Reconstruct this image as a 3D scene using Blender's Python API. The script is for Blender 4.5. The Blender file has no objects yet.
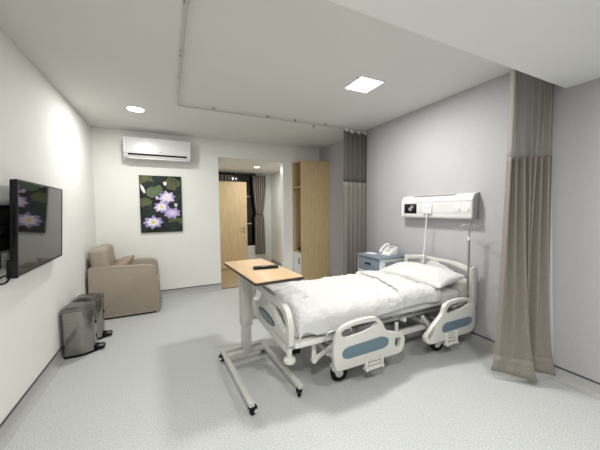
import bpy, bmesh, math, random
from mathutils import Vector, Matrix, noise
random.seed(4)
PI = math.pi
S = bpy.context.scene
COL = S.collection
XL, XR, YB, YS, ZS, ZC = -0.995, 2.907, 5.111, 1.127, 2.394, 2.7
CAMZ = 1.4438

# ------------------------------------------------------------------ materials
def mat(name, col, rough=.5, metal=0., noise_amt=0., noise_scale=20., bump=0., bump_scale=80., spec=.5,
        emit=None, emit_s=0., trans=0., alpha=1., stretch=None, sheen=0., coat=0.):
    m = bpy.data.materials.new(name); m.use_nodes = True
    nt = m.node_tree; b = nt.nodes['Principled BSDF']
    c = (col[0], col[1], col[2], 1)
    b.inputs['Base Color'].default_value = c
    b.inputs['Roughness'].default_value = rough
    b.inputs['Metallic'].default_value = metal
    b.inputs['Specular IOR Level'].default_value = spec
    b.inputs['Transmission Weight'].default_value = trans
    b.inputs['Alpha'].default_value = alpha
    b.inputs['Sheen Weight'].default_value = sheen
    b.inputs['Coat Weight'].default_value = coat
    if emit:
        b.inputs['Emission Color'].default_value = (emit[0], emit[1], emit[2], 1)
        b.inputs['Emission Strength'].default_value = emit_s
    tc = nt.nodes.new('ShaderNodeTexCoord'); mp = nt.nodes.new('ShaderNodeMapping')
    nt.links.new(tc.outputs['Object'], mp.inputs['Vector'])
    if stretch: mp.inputs['Scale'].default_value = stretch
    if noise_amt > 0:
        n = nt.nodes.new('ShaderNodeTexNoise'); n.inputs['Scale'].default_value = noise_scale
        n.inputs['Detail'].default_value = 4
        nt.links.new(mp.outputs['Vector'], n.inputs['Vector'])
        r = nt.nodes.new('ShaderNodeValToRGB')
        r.color_ramp.elements[0].position = .3; r.color_ramp.elements[1].position = .7
        r.color_ramp.elements[0].color = (*[max(0, v * (1 - noise_amt)) for v in col], 1)
        r.color_ramp.elements[1].color = (*[min(1, v * (1 + noise_amt)) for v in col], 1)
        nt.links.new(n.outputs['Fac'], r.inputs['Fac']); nt.links.new(r.outputs['Color'], b.inputs['Base Color'])
    if bump > 0:
        n2 = nt.nodes.new('ShaderNodeTexNoise'); n2.inputs['Scale'].default_value = bump_scale
        n2.inputs['Detail'].default_value = 5
        nt.links.new(mp.outputs['Vector'], n2.inputs['Vector'])
        bp = nt.nodes.new('ShaderNodeBump'); bp.inputs['Strength'].default_value = bump
        bp.inputs['Distance'].default_value = .01
        nt.links.new(n2.outputs['Fac'], bp.inputs['Height']); nt.links.new(bp.outputs['Normal'], b.inputs['Normal'])
    return m

def wood(name, c0, c1, scale=(14, 14, 1.2), rough=.42):
    m = mat(name, c0, rough); nt = m.node_tree; b = nt.nodes['Principled BSDF']
    mp = [n for n in nt.nodes if n.type == 'MAPPING'][0]; mp.inputs['Scale'].default_value = scale
    n = nt.nodes.new('ShaderNodeTexNoise'); n.inputs['Scale'].default_value = 3.2; n.inputs['Detail'].default_value = 6
    n.inputs['Distortion'].default_value = .6
    nt.links.new(mp.outputs['Vector'], n.inputs['Vector'])
    r = nt.nodes.new('ShaderNodeValToRGB'); r.color_ramp.elements[0].position = .3; r.color_ramp.elements[1].position = .72
    r.color_ramp.elements[0].color = (*c0, 1); r.color_ramp.elements[1].color = (*c1, 1)
    nt.links.new(n.outputs['Fac'], r.inputs['Fac']); nt.links.new(r.outputs['Color'], b.inputs['Base Color'])
    return m

def floor_mat(name):
    m = mat(name, (.5, .5, .49), .42, spec=.4); nt = m.node_tree; b = nt.nodes['Principled BSDF']
    mp = [n for n in nt.nodes if n.type == 'MAPPING'][0]
    n = nt.nodes.new('ShaderNodeTexNoise'); n.inputs['Scale'].default_value = 125; n.inputs['Detail'].default_value = 2
    v = nt.nodes.new('ShaderNodeTexVoronoi'); v.inputs['Scale'].default_value = 120
    nt.links.new(mp.outputs['Vector'], n.inputs['Vector']); nt.links.new(mp.outputs['Vector'], v.inputs['Vector'])
    r = nt.nodes.new('ShaderNodeValToRGB'); r.color_ramp.elements[0].position = .36; r.color_ramp.elements[1].position = .62
    r.color_ramp.elements[0].color = (.405, .418, .414, 1); r.color_ramp.elements[1].color = (.58, .593, .59, 1)
    nt.links.new(n.outputs['Fac'], r.inputs['Fac'])
    mx = nt.nodes.new('ShaderNodeMix'); mx.data_type = 'RGBA'
    r2 = nt.nodes.new('ShaderNodeValToRGB'); r2.color_ramp.elements[0].position = .12; r2.color_ramp.elements[1].position = .2
    r2.color_ramp.elements[0].color = (1, 1, 1, 1); r2.color_ramp.elements[1].color = (0, 0, 0, 1)
    nt.links.new(v.outputs['Distance'], r2.inputs['Fac'])
    nt.links.new(r2.outputs['Color'], mx.inputs['Factor'])
    nt.links.new(r.outputs['Color'], mx.inputs['A']); mx.inputs['B'].default_value = (.67, .68, .67, 1)
    nt.links.new(mx.outputs['Result'], b.inputs['Base Color'])
    return m

M = {}
M['wall'] = mat('warm_white_wall_paint', (.80, .805, .77), .75, noise_amt=.012, noise_scale=3, bump=.05, bump_scale=160)
M['grey_wall'] = mat('lavender_grey_wall_paint', (.42, .413, .428), .8, noise_amt=.03, noise_scale=60, bump=.08, bump_scale=160)
M['soffit'] = mat('lowered_ceiling_bounce_lit', (.83, .835, .82), .85, noise_amt=.01, noise_scale=3)  # paler than the main ceiling: light bounced off the floor put into the colour
M['ceil'] = mat('ceiling_paint', (.71, .715, .69), .85, noise_amt=.01, noise_scale=3)
M['floor'] = floor_mat('speckled_grey_vinyl')
M['cove'] = mat('grey_skirting_vinyl', (.40, .40, .39), .5, noise_amt=.1, noise_scale=90)
M['dark_line'] = mat('dark_grey_capping', (.07, .07, .075), .5, noise_amt=.05)
M['oak'] = wood('oak_laminate', (.46, .34, .185), (.58, .44, .265))
M['oak_top'] = wood('oak_table_laminate', (.60, .41, .235), (.72, .53, .33), (9, 1.3, 9), .4)
M['oak_floor'] = wood('wood_vinyl_floor', (.40, .29, .17), (.52, .40, .26), (1.5, 9, 9))
M['door_oak'] = wood('oak_door_veneer', (.60, .44, .24), (.72, .56, .34), (12, 12, 1.))
M['edge'] = mat('dark_brown_edging', (.045, .028, .022), .4, noise_amt=.1)
M['plastic'] = mat('warm_white_bed_plastic', (.62, .62, .585), .32, noise_amt=.01, noise_scale=8)
M['white_plastic'] = mat('white_plastic', (.72, .725, .72), .28, noise_amt=.01, noise_scale=8)
M['steel_paint'] = mat('pale_grey_painted_steel', (.50, .50, .47), .35, noise_amt=.02)
M['white_paint'] = mat('cream_painted_steel', (.70, .70, .66), .35, noise_amt=.02)
M['blue'] = mat('slate_blue_plastic', (.12, .19, .24), .4, noise_amt=.04, noise_scale=30)
M['jamb'] = mat('lit_jamb_face', (.86, .87, .85), .45, noise_amt=.01)  # wall end face, the lamplight falling on it put into the colour
M['console'] = mat('console_white_plastic', (.60, .605, .605), .3, noise_amt=.01, noise_scale=8)
M['teal'] = mat('teal_plate', (.055, .12, .13), .35, noise_amt=.25, noise_scale=60)
M['ns_blue'] = mat('blue_grey_cabinet_plastic', (.19, .235, .29), .4, noise_amt=.03)
M['black'] = mat('black_rubber', (.007, .007, .007), .6, spec=.2, noise_amt=.1)
M['gloss_black'] = mat('glossy_black_plastic', (.007, .007, .008), .3, spec=.25, noise_amt=.1)
M['screen'] = mat('dark_screen_glass', (.014, .014, .014), .04, spec=.5, noise_amt=.01)
M['steel'] = mat('brushed_stainless_steel', (.30, .295, .275), .17, 1., noise_amt=.06, noise_scale=3, stretch=(1, 1, 40))
M['lid'] = mat('dark_stainless_lid', (.22, .215, .20), .3, 1., noise_amt=.05)
M['chrome'] = mat('polished_chrome', (.62, .62, .6), .18, 1., noise_amt=.02)
M['pole'] = mat('dull_steel_pole', (.34, .34, .34), .35, .8, noise_amt=.03)
M['duvet'] = mat('white_cotton_duvet', (.60, .605, .595), .85, noise_amt=.01, bump=1., bump_scale=38, sheen=.2)
M['sheet'] = mat('pale_grey_mattress_ticking', (.66, .66, .65), .8, noise_amt=.02, bump=.2, bump_scale=60)
M['pillow'] = mat('white_pillowcase', (.60, .605, .595), .85, noise_amt=.01, bump=1., bump_scale=44, sheen=.2)
M['chair'] = mat('taupe_leatherette', (.35, .30, .24), .6, noise_amt=.04, noise_scale=25, bump=.15, bump_scale=120)
M['cushion'] = mat('beige_cushion_fabric', (.33, .27, .21), .85, noise_amt=.1, noise_scale=60, bump=.3, bump_scale=150)
M['curtain'] = mat('taupe_curtain_fabric', (.225, .20, .172), .85, noise_amt=.05, noise_scale=40, bump=.15, bump_scale=150, sheen=.2)
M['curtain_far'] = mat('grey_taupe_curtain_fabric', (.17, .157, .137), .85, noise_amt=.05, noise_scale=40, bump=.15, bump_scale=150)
M['bracket_white'] = mat('track_aluminium', (.52, .52, .50), .4, .3, noise_amt=.02)
M['night'] = mat('night_window_glass', (.006, .006, .008), .08, spec=.6, noise_amt=.1)
M['door_white'] = mat('cream_door_paint', (.70, .68, .61), .5, noise_amt=.02)
M['shade_grey'] = mat('grey_end_cap_plastic', (.33, .33, .33), .5, noise_amt=.03)
M['socket_grey'] = mat('grey_socket_marks', (.25, .25, .26), .5, noise_amt=.03)
M['paper'] = mat('white_paper', (.85, .85, .86), .7, noise_amt=.01)
M['dark_cloth'] = mat('dark_cloth', (.03, .028, .032), .9, noise_amt=.3)
M['lamp'] = mat('lit_diffuser', (.9, .9, .88), .5, emit=(1, .985, .94), emit_s=9, noise_amt=.0)

def netting(name, col, lo=.25):
    m = mat(name, col, .8); nt = m.node_tree; b = nt.nodes['Principled BSDF']
    out = [n for n in nt.nodes if n.type == 'OUTPUT_MATERIAL'][0]
    t = nt.nodes.new('ShaderNodeBsdfTransparent'); mx = nt.nodes.new('ShaderNodeMixShader')
    ch = nt.nodes.new('ShaderNodeTexNoise'); ch.inputs['Scale'].default_value = 500
    tc = [n for n in nt.nodes if n.type == 'TEX_COORD'][0]; nt.links.new(tc.outputs['Object'], ch.inputs['Vector'])
    mr = nt.nodes.new('ShaderNodeMapRange'); mr.inputs['To Min'].default_value = lo; mr.inputs['To Max'].default_value = lo + .25
    nt.links.new(ch.outputs['Fac'], mr.inputs['Value']); nt.links.new(mr.outputs['Result'], mx.inputs['Fac'])
    nt.links.new(b.outputs['BSDF'], mx.inputs[1]); nt.links.new(t.outputs['BSDF'], mx.inputs[2])
    nt.links.new(mx.outputs['Shader'], out.inputs['Surface'])
    return m
M['net'] = netting('taupe_netting', (.36, .34, .305), .34)
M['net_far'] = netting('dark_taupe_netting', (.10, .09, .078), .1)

def stripe_mat(name):
    m = mat(name, (.3, .26, .22), .8); nt = m.node_tree; b = nt.nodes['Principled BSDF']
    uv = nt.nodes.new('ShaderNodeUVMap'); w = nt.nodes.new('ShaderNodeTexWave'); w.inputs['Scale'].default_value = 4.
    w.bands_direction = 'X'
    nt.links.new(uv.outputs['UV'], w.inputs['Vector'])
    r = nt.nodes.new('ShaderNodeValToRGB'); r.color_ramp.elements[0].position = .35; r.color_ramp.elements[1].position = .6
    r.color_ramp.elements[0].color = (.10, .08, .07, 1); r.color_ramp.elements[1].color = (.42, .38, .33, 1)
    nt.links.new(w.outputs['Fac'], r.inputs['Fac']); nt.links.new(r.outputs['Color'], b.inputs['Base Color'])
    return m
M['stripe'] = stripe_mat('brown_striped_curtain')

# ------------------------------------------------------------------ helpers
def merge(bm, t, mtx=None):
    if mtx is not None: bmesh.ops.transform(t, matrix=mtx, verts=t.verts)
    me = bpy.data.meshes.new('tmp'); t.to_mesh(me); t.free(); bm.from_mesh(me); bpy.data.meshes.remove(me)

def box(bm, x0, x1, y0, y1, z0, z1, bev=0., seg=2, mtx=None, mi=0):
    t = bmesh.new(); bmesh.ops.create_cube(t, size=1)
    bmesh.ops.scale(t, vec=(x1 - x0, y1 - y0, z1 - z0), verts=t.verts)
    bmesh.ops.translate(t, vec=((x0 + x1) / 2, (y0 + y1) / 2, (z0 + z1) / 2), verts=t.verts)
    if bev > 0: bmesh.ops.bevel(t, geom=t.edges[:], offset=bev, segments=seg, profile=.5, affect='EDGES', clamp_overlap=True)
    for f in t.faces: f.material_index = mi
    merge(bm, t, mtx)

def cyl(bm, a, b, r, r2=None, n=20, caps=True):
    a = Vector(a); b = Vector(b); d = b - a
    t = bmesh.new(); bmesh.ops.create_cone(t, cap_ends=caps, segments=n, radius1=r, radius2=r if r2 is None else r2, depth=d.length)
    q = Vector((0, 0, 1)).rotation_difference(d.normalized())
    merge(bm, t, Matrix.Translation((a + b) / 2) @ q.to_matrix().to_4x4())

def tube(bm, pts, r, n=10, closed=False):
    pts = [Vector(p) for p in pts]; rings = []; N = len(pts)
    up = None
    for i, p in enumerate(pts):
        if closed: d = (pts[(i + 1) % N] - pts[i - 1]).normalized()
        else: d = (pts[min(i + 1, N - 1)] - pts[max(i - 1, 0)]).normalized()
        if up is None:
            up = Vector((0, 0, 1)) if abs(d.z) < .9 else Vector((1, 0, 0))
        s = d.cross(up).normalized(); u = s.cross(d).normalized(); up = u
        rings.append([bm.verts.new(p + r * (math.cos(2 * PI * k / n) * s + math.sin(2 * PI * k / n) * u)) for k in range(n)])
    for i in range(N if closed else N - 1):
        A = rings[i]; B = rings[(i + 1) % N]
        for k in range(n): bm.faces.new((A[k], B[k], B[(k + 1) % n], A[(k + 1) % n]))
    if not closed:
        bm.faces.new(rings[0]); bm.faces.new(rings[-1][::-1])

def rounded(pts, rad, n=5):
    """polygon with each corner rounded; rad = number or list"""
    out = []; N = len(pts)
    for i, p in enumerate(pts):
        p = Vector(p); a = Vector(pts[i - 1]); b = Vector(pts[(i + 1) % N])
        r = rad[i] if isinstance(rad, (list, tuple)) else rad
        la = (a - p).length; lb = (b - p).length; r = min(r, la * .48, lb * .48)
        if r < 1e-4: out.append(p); continue
        s = p + (a - p).normalized() * r; e = p + (b - p).normalized() * r
        for k in range(n + 1):
            t = k / n; out.append((1 - t) ** 2 * s + 2 * t * (1 - t) * p + t * t * e)
    return out

def smooth_poly(pts, n=3):
    return rounded(pts, 1., n)

def panel(bm, outer, holes, plane, d0, d1, bev=.006):
    """extruded sheet with holes; plane 'xz' at y=d0..d1, 'yz' at x=d0..d1 or 'xy' at z=d0..d1"""
    def P(p, d):
        if plane == 'xz': return (p[0], d, p[1])
        if plane == 'yz': return (d, p[0], p[1])
        return (p[0], p[1], d)
    t = bmesh.new(); edges = []
    for loop in [outer] + list(holes):
        vs = [t.verts.new(P(p, d0)) for p in loop]
        for i in range(len(vs)): edges.append(t.edges.new((vs[i], vs[(i + 1) % len(vs)])))
    bmesh.ops.triangle_fill(t, use_beauty=True, use_dissolve=False, edges=edges)
    r = bmesh.ops.extrude_face_region(t, geom=t.faces[:])
    vs = [g for g in r['geom'] if isinstance(g, bmesh.types.BMVert)]
    v0 = Vector(P((0, 0), d1)) - Vector(P((0, 0), d0))
    bmesh.ops.translate(t, vec=v0, verts=vs)
    bmesh.ops.recalc_face_normals(t, faces=t.faces)
    if bev > 0:
        es = [e for e in t.edges if len(e.link_faces) == 2 and e.calc_face_angle(0) > 1.2]
        bmesh.ops.bevel(t, geom=es, offset=bev, segments=2, profile=.5, affect='EDGES', clamp_overlap=True)
    merge(bm, t)

def prism(bm, prof, axis, a, b, bev=0.):
    """closed profile extruded: axis 'x' profile is (y,z); 'y' (x,z); 'z' (x,y)"""
    panel(bm, prof, [], {'x': 'yz', 'y': 'xz', 'z': 'xy'}[axis], a, b, bev)

def lathe(bm, prof, n=24, mtx=None):
    t = bmesh.new(); rings = []
    for r, z in prof: rings.append([t.verts.new((r * math.cos(2 * PI * k / n), r * math.sin(2 * PI * k / n), z)) for k in range(n)])
    for i in range(len(rings) - 1):
        for k in range(n): t.faces.new((rings[i][k], rings[i][(k + 1) % n], rings[i + 1][(k + 1) % n], rings[i + 1][k]))
    t.faces.new(rings[0][::-1]); t.faces.new(rings[-1])
    bmesh.ops.recalc_face_normals(t, faces=t.faces)
    merge(bm, t, mtx)

def grid(bm, P, nu, nv, uvs=False):
    g = [[bm.verts.new(P(i / nu, j / nv)) for j in range(nv + 1)] for i in range(nu + 1)]
    uv = bm.loops.layers.uv.verify() if uvs else None
    for i in range(nu):
        for j in range(nv):
            f = bm.faces.new((g[i][j], g[i + 1][j], g[i + 1][j + 1], g[i][j + 1]))
            if uvs:
                for l, (a, b) in zip(f.loops, ((i, j), (i + 1, j), (i + 1, j + 1), (i, j + 1))): l[uv].uv = (a / nu, b / nv)

ROOT = {}
def thing(name, label, cat, loc=(0, 0, 0), rz=0., group=None):
    o = bpy.data.objects.new(name, None); COL.objects.link(o); o.empty_display_size = .1
    o.location = loc; o.rotation_euler = (0, 0, rz); o['label'] = label; o['category'] = cat
    if group: o['group'] = group
    ROOT[o.name] = Matrix.Translation(loc) @ Matrix.Rotation(rz, 4, 'Z')
    return o

def obj(name, bm, m, parent=None, local=False, smooth=True, loc=None, angle=40, solid=0., sub=0):
    bmesh.ops.recalc_face_normals(bm, faces=bm.faces)
    if parent is not None:
        r = parent
        while r.parent is not None: r = r.parent
        if r.name in ROOT:
            if not local: bmesh.ops.transform(bm, matrix=ROOT[r.name].inverted(), verts=bm.verts)
        elif not local: bmesh.ops.transform(bm, matrix=Matrix.Translation(-Vector(r.location)), verts=bm.verts)
    elif loc is not None:
        bmesh.ops.translate(bm, vec=-Vector(loc), verts=bm.verts)
    me = bpy.data.meshes.new(name); bm.to_mesh(me); bm.free()
    for x in (m if isinstance(m, (list, tuple)) else [m]): me.materials.append(M[x])
    if smooth:
        for p in me.polygons: p.use_smooth = True
        me.set_sharp_from_angle(angle=math.radians(angle))
    o = bpy.data.objects.new(name, me); COL.objects.link(o)
    if parent is not None: o.parent = parent
    elif loc is not None: o.location = loc
    if solid:
        s = o.modifiers.new('thickness', 'SOLIDIFY'); s.thickness = solid; s.offset = 0
    if sub:
        s = o.modifiers.new('sub', 'SUBSURF'); s.levels = sub; s.render_levels = sub
    return o

def tag(o, label, cat, group=None):
    o['label'] = label; o['category'] = cat
    if group: o['group'] = group
    return o

def struct(name, bm, m, parent=None, smooth=False, **k):
    o = obj(name, bm, m, parent, smooth=smooth, **k)
    if parent is None: o['kind'] = 'structure'
    return o

def copy_tree(o, parent=None):
    c = o.copy(); COL.objects.link(c)
    if parent is not None: c.parent = parent
    for ch in list(o.children): copy_tree(ch, c)
    return c

def quick(name, m, parent, fn, **k):
    bm = bmesh.new(); fn(bm); return obj(name, bm, m, parent, **k)

# ------------------------------------------------------------------ camera
yaw, pitch, roll, F = 4.45349362e-01, -5.65405393e-02, -8.95492655e-03, 275.926816
cy, sy = math.cos(yaw), math.sin(yaw)
fw = Vector((sy * math.cos(pitch), cy * math.cos(pitch), math.sin(pitch)))
rt = Vector((cy, -sy, 0)); up = rt.cross(fw)
r2 = rt * math.cos(roll) + up * math.sin(roll); u2 = -rt * math.sin(roll) + up * math.cos(roll)
cd = bpy.data.cameras.new('camera'); cd.sensor_width = 36; cd.lens = F * 36 / 600; cd.clip_start = .05
co = bpy.data.objects.new('camera', cd); COL.objects.link(co)
mm = Matrix((r2, u2, -fw)).transposed().to_4x4(); mm.translation = Vector((0, 0, CAMZ)); co.matrix_world = mm
S.camera = co

# ------------------------------------------------------------------ room shell
YR = -2.3      # wall behind the camera
OX0, OX1 = .835, 2.09   # opening in the far wall
T = .14
struct('floor', (lambda b: (box(b, XL - .1, XR + .1, YR - .1, YB, -.1, 0), b)[1])(bmesh.new()), 'floor')
struct('wall_left', (lambda b: (box(b, XL - .1, XL, YR - .1, YB + T, 0, ZC + .1), b)[1])(bmesh.new()), 'wall')
struct('wall_right', (lambda b: (box(b, XR, XR + .1, YR - .1, YB + T, 0, ZC + .1), b)[1])(bmesh.new()), 'grey_wall')
struct('wall_rear', (lambda b: (box(b, XL, XR, YR - .1, YR, 0, ZS), b)[1])(bmesh.new()), 'wall')
def bw(b):
    box(b, XL, OX0, YB, YB + T, 0, ZC); box(b, OX1, XR, YB, YB + T, 0, ZC); box(b, OX0, OX1, YB, YB + T, 2.385, ZC)
    return b
struct('wall_back', bw(bmesh.new()), 'wall')
struct('ceiling', (lambda b: (box(b, XL - .1, XR + .1, YS, YB + T, ZC, ZC + .1), b)[1])(bmesh.new()), 'ceil')
struct('trim_1', (lambda b: (box(b, XL, XR, YR, YS, ZS, ZC), b)[1])(bmesh.new()), 'soffit')   # lowered ceiling
# coved skirting
def cove(b, axis, a0, a1, wall, sgn):
    prof = [(0, 0), (.05, 0), (.03, .004), (.014, .02), (.006, .045), (.006, .1), (0, .1)]
    pr = [(wall + sgn * p, z) for p, z in prof]
    prism(b, pr, axis, a0, a1)
def cap(b, axis, a0, a1, wall, sgn):
    w0, w1 = sorted((wall, wall + sgn * .009))
    if axis == 'y': box(b, w0, w1, a0, a1, .1, .112)
    else: box(b, a0, a1, w0, w1, .1, .112)
for nm, ax, a0, a1, w, s in (('left', 'y', YR, YB, XL, 1), ('right', 'y', YR, YB, XR, -1), ('back', 'x', XL, OX0, YB, -1)):
    b = bmesh.new(); cove(b, ax, a0, a1, w, s); o = struct('baseboard_' + nm, b, 'cove', smooth=True)
    b = bmesh.new(); cap(b, ax, a0, a1, w, s); obj('capping_strip', b, 'dark_line', o, smooth=False)

# anteroom beyond the opening
AY = 7.12; AX0, AX1 = .86, 2.53
struct('floor_anteroom', (lambda b: (box(b, AX0 - .1, AX1 + .1, YB, AY + .1, -.1, 0), b)[1])(bmesh.new()), 'oak_floor')
struct('ceiling_anteroom', (lambda b: (box(b, AX0 - .1, AX1 + .1, YB + T, AY + .1, 2.39, 2.5), b)[1])(bmesh.new()), 'wall')
struct('wall_anteroom_left', (lambda b: (box(b, AX0 - .1, AX0, YB + T, AY, 0, 2.39), b)[1])(bmesh.new()), 'wall')
struct('wall_anteroom_right', (lambda b: (box(b, AX1, AX1 + .1, YB + T, AY, 0, 2.39), b)[1])(bmesh.new()), 'wall')
def ab(b):
    box(b, AX0, 1.05, AY, AY + .1, 0, 2.39); box(b, 2.12, AX1, AY, AY + .1, 0, 2.39); box(b, 1.05, 2.12, AY, AY + .1, 0, .5)
    return b
struct('wall_anteroom_back', ab(bmesh.new()), 'wall')
b = bmesh.new(); box(b, OX0, OX1, YB - .01, YB + .03, 0, .006); struct('trim_2', b, 'dark_line')
b = bmesh.new(); box(b, OX1 - .012, OX1, YB - .004, YB + T + .004, 0, 2.385); struct('trim_3', b, 'jamb')  # thin sheet added over the wall end to carry its lit tone
b = bmesh.new(); box(b, AX1 - .012, AX1, YB + T, AY, 0, .1); struct('baseboard_anteroom', b, 'cove')
# night window
b = bmesh.new(); box(b, 1.05, 2.12, AY + .04, AY + .055, .5, 2.39); w = struct('window_1', b, 'night')
def wf(b):
    for x in (1.05, 1.55, 2.08): box(b, x, x + .04, AY + .01, AY + .07, .5, 2.39)
    box(b, 1.05, 2.12, AY + .01, AY + .07, .5, .54)
obj_ = quick('window_frame', 'gloss_black', w, wf, smooth=False)
quick('window_handle', 'chrome', w, lambda b: (box(b, 1.86, 1.98, AY - .012, AY + .01, 1.07, 1.10), box(b, 1.86, 1.93, AY - .012, AY + .01, 1.78, 1.8)))
# open oak door leaf
b = bmesh.new(); box(b, AX0 + .01, 1.775, 6.78, 6.82, .012, 2.13, .003); d = struct('door_1', b, 'door_oak')
def dh(b):
    cyl(b, (1.69, 6.78, 1.0), (1.69, 6.735, 1.0), .011); tube(b, [(1.69, 6.735, 1.0), (1.66, 6.73, 1.0), (1.57, 6.735, 1.0)], .009)
    cyl(b, (1.69, 6.781, 1.0), (1.69, 6.772, 1.0), .026); cyl(b, (1.69, 6.781, .9), (1.69, 6.772, .9), .024)
quick('door_handle', 'chrome', d, dh)
# cream door in the anteroom side wall
b = bmesh.new(); box(b, AX1 - .03, AX1 - .001, 5.42, 6.3, .012, 2.1, .003); d = struct('door_2', b, 'door_white')
quick('door_handle', 'chrome', d, lambda b: (cyl(b, (AX1 - .03, 5.98, 1.0), (AX1 - .055, 5.98, 1.0), .01), cyl(b, (AX1 - .055, 5.98, 1.0), (AX1 - .085, 5.98, 1.0), .026)))

# ------------------------------------------------------------------ lamps
def area(name, loc, size, sy_, power, col=(1, .985, .95), shape='RECTANGLE', rot=(0, 0, 0), spread=None):
    l = bpy.data.lights.new(name, 'AREA'); l.shape = shape; l.size = size; l.size_y = sy_; l.energy = power; l.color = col
    if spread: l.spread = spread
    o = bpy.data.objects.new(name, l); COL.objects.link(o); o.location = loc; o.rotation_euler = rot
    return o
def flat_panel(name, x, y, z, w, label, power):
    t = thing(name, label, 'ceiling light', (x, y, z))
    def fr(b):
        h = w / 2
        for a in ((-h - .012, h + .012, -h - .012, -h), (-h - .012, h + .012, h, h + .012), (-h - .012, -h, -h, h), (h, h + .012, -h, h)):
            box(b, x + a[0], x + a[1], y + a[2], y + a[3], z - .006, z)
    quick('frame', 'white_plastic', t, fr, smooth=False)
    quick('diffuser', 'lamp', t, lambda b: box(b, x - w / 2, x + w / 2, y - w / 2, y + w / 2, z - .004, z), smooth=False)
    for k_ in (-1, 1):
        xa, xb = sorted((x + k_ * (w / 2 + .03), x + k_ * (w / 2 + .012)))
        quick('spring_clip', 'shade_grey', t, lambda b: box(b, xa, xb, y + k_ * .1 - .0075, y + k_ * .1 + .0075, z - .008, z), smooth=False)
    area(name + '_light', (x, y, z - .008), w * .98, w * .98, power)
def downlight(name, x, y, z, r, label, power):
    t = thing(name, label, 'ceiling light', (x, y, z))
    quick('trim_ring', 'white_plastic', t, lambda b: lathe(b, [(r + .015, 0), (r + .015, -.004), (r, -.008), (r - .002, -.003), (r - .002, 0)], 32, Matrix.Translation((x, y, z))))
    quick('diffuser', 'lamp', t, lambda b: cyl(b, (x, y, z - .001), (x, y, z - .007), r - .003, n=32))
    area(name + '_light', (x, y, z - .01), r * 2, r * 2, power, shape='DISK')
flat_panel('flat_panel_light', 1.835, 2.31, ZC, .27, 'square flat panel light glowing in the ceiling above the bed', 34)
downlight('recessed_downlight', -.32, 4.01, ZC, .092, 'round recessed downlight in the ceiling in front of the air conditioner', 18)
downlight('recessed_downlight', 1.81, 5.98, 2.39, .06, 'round recessed downlight glowing in the anteroom ceiling beyond the opening', 11)
flat_panel('flat_panel_light', .1, .15, ZS, .30, 'unseen square fill panel added in the lowered ceiling behind the camera on the left', 27)  # out of view, added as fill to even out the light on the floor
flat_panel('flat_panel_light', 1.6, .0, ZS, .30, 'square flat panel light in the lowered ceiling behind the camera by the grey wall', 19)

# curtain track, U shaped
def track(b):
    pts = [(XR - .01, 1.27), (.25, 1.27)]
    for k in range(7): a = -PI / 2 - k * PI / 12; pts.append((.19 + .05 * math.cos(a), 1.32 + .05 * math.sin(a)))
    for k in range(7): a = PI - k * PI / 12; pts.append((.19 + .05 * math.cos(a), 3.54 + .05 * math.sin(a)))
    pts += [(XR - .01, 3.59)]
    tube(b, [(p[0], p[1], ZC - .03) for p in pts], .009, 8)
t = thing('curtain_track', 'slim metal curtain track running in a right angle around the bed area on the ceiling', 'curtain track', (.16, 3.57, ZC))
quick('rail', 'bracket_white', t, track)
for (x, y) in ((.14, 1.86), (.14, 2.42), (.14, 2.5), (.14, 2.9), (.14, 3.3), (.55, 3.59), (1.25, 3.59), (1.65, 3.59), (2.15, 3.59), (.8, 1.27), (1.6, 1.27), (2.3, 1.27)):
    def br(b):
        cyl(b, (x, y, ZC), (x, y, ZC - .02), .009, n=10); box(b, x - .016, x + .016, y - .016, y + .016, ZC - .004, ZC)
    quick('ceiling_bracket', 'pole', t, br)
b = bmesh.new(); lathe(b, [(.03, 0), (.03, -.004), (.012, -.01), (.012, -.03), (.02, -.034), (.02, -.036)], 16, Matrix.Translation((2.02, 3.72, ZC)))
tag(obj('ceiling_sprinkler', b, 'chrome', loc=(2.02, 3.72, ZC)), 'tiny sprinkler head on the ceiling beyond the curtain track', 'sprinkler')

# ------------------------------------------------------------------ curtains
def polyline_sample(pts, u):
    L = [0]
    for i in range(1, len(pts)): L.append(L[-1] + (Vector(pts[i]) - Vector(pts[i - 1])).length)
    s = u * L[-1]
    for i in range(1, len(pts)):
        if s <= L[i] or i == len(pts) - 1:
            t = (s - L[i - 1]) / max(1e-6, L[i] - L[i - 1]); return Vector(pts[i - 1]).lerp(Vector(pts[i]), min(1, t))
def zigzag(a, b, n, amp, seed=0):
    r = random.Random(seed); a = Vector(a); b = Vector(b); d = (b - a); nn = Vector((-d.y, d.x)).normalized(); out = [a.copy()]
    for k in range(n * 2):
        t = (k + .5) / (n * 2) + r.uniform(-.12, .12) / (n * 2)
        out.append(a + d * t + nn * amp * (1 if k % 2 else -1) * r.uniform(.75, 1.15))
    out.append(b.copy()); return smooth_open(out)
def smooth_open(p, n=5):
    out = [p[0]]
    for i in range(1, len(p) - 1):
        s = (p[i - 1] + p[i]) / 2; e = (p[i + 1] + p[i]) / 2
        for k in range(n + 1):
            t = k / n; out.append((1 - t) ** 2 * s + 2 * t * (1 - t) * p[i] + t * t * e)
    out.append(p[-1]); return out
def cloth(b, top, bot, z0, z1, Z0, Z1, nu=260, nv=24, hem=0., power=1.):
    """top / bot curves in plan belong to heights Z1 / Z0, sheet spans z0..z1"""
    def P(u, v):
        z = z0 + (z1 - z0) * v; w = min(1, max(0, (z - Z0) / (Z1 - Z0))) ** power
        q = polyline_sample(bot, u).lerp(polyline_sample(top, u), w)
        zz = z
        if hem and v < .5: zz += hem * math.sin(u * 9 + 1.) * (1 - 2 * v)
        return (q.x, q.y, zz)
    grid(b, P, nu, nv)

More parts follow.
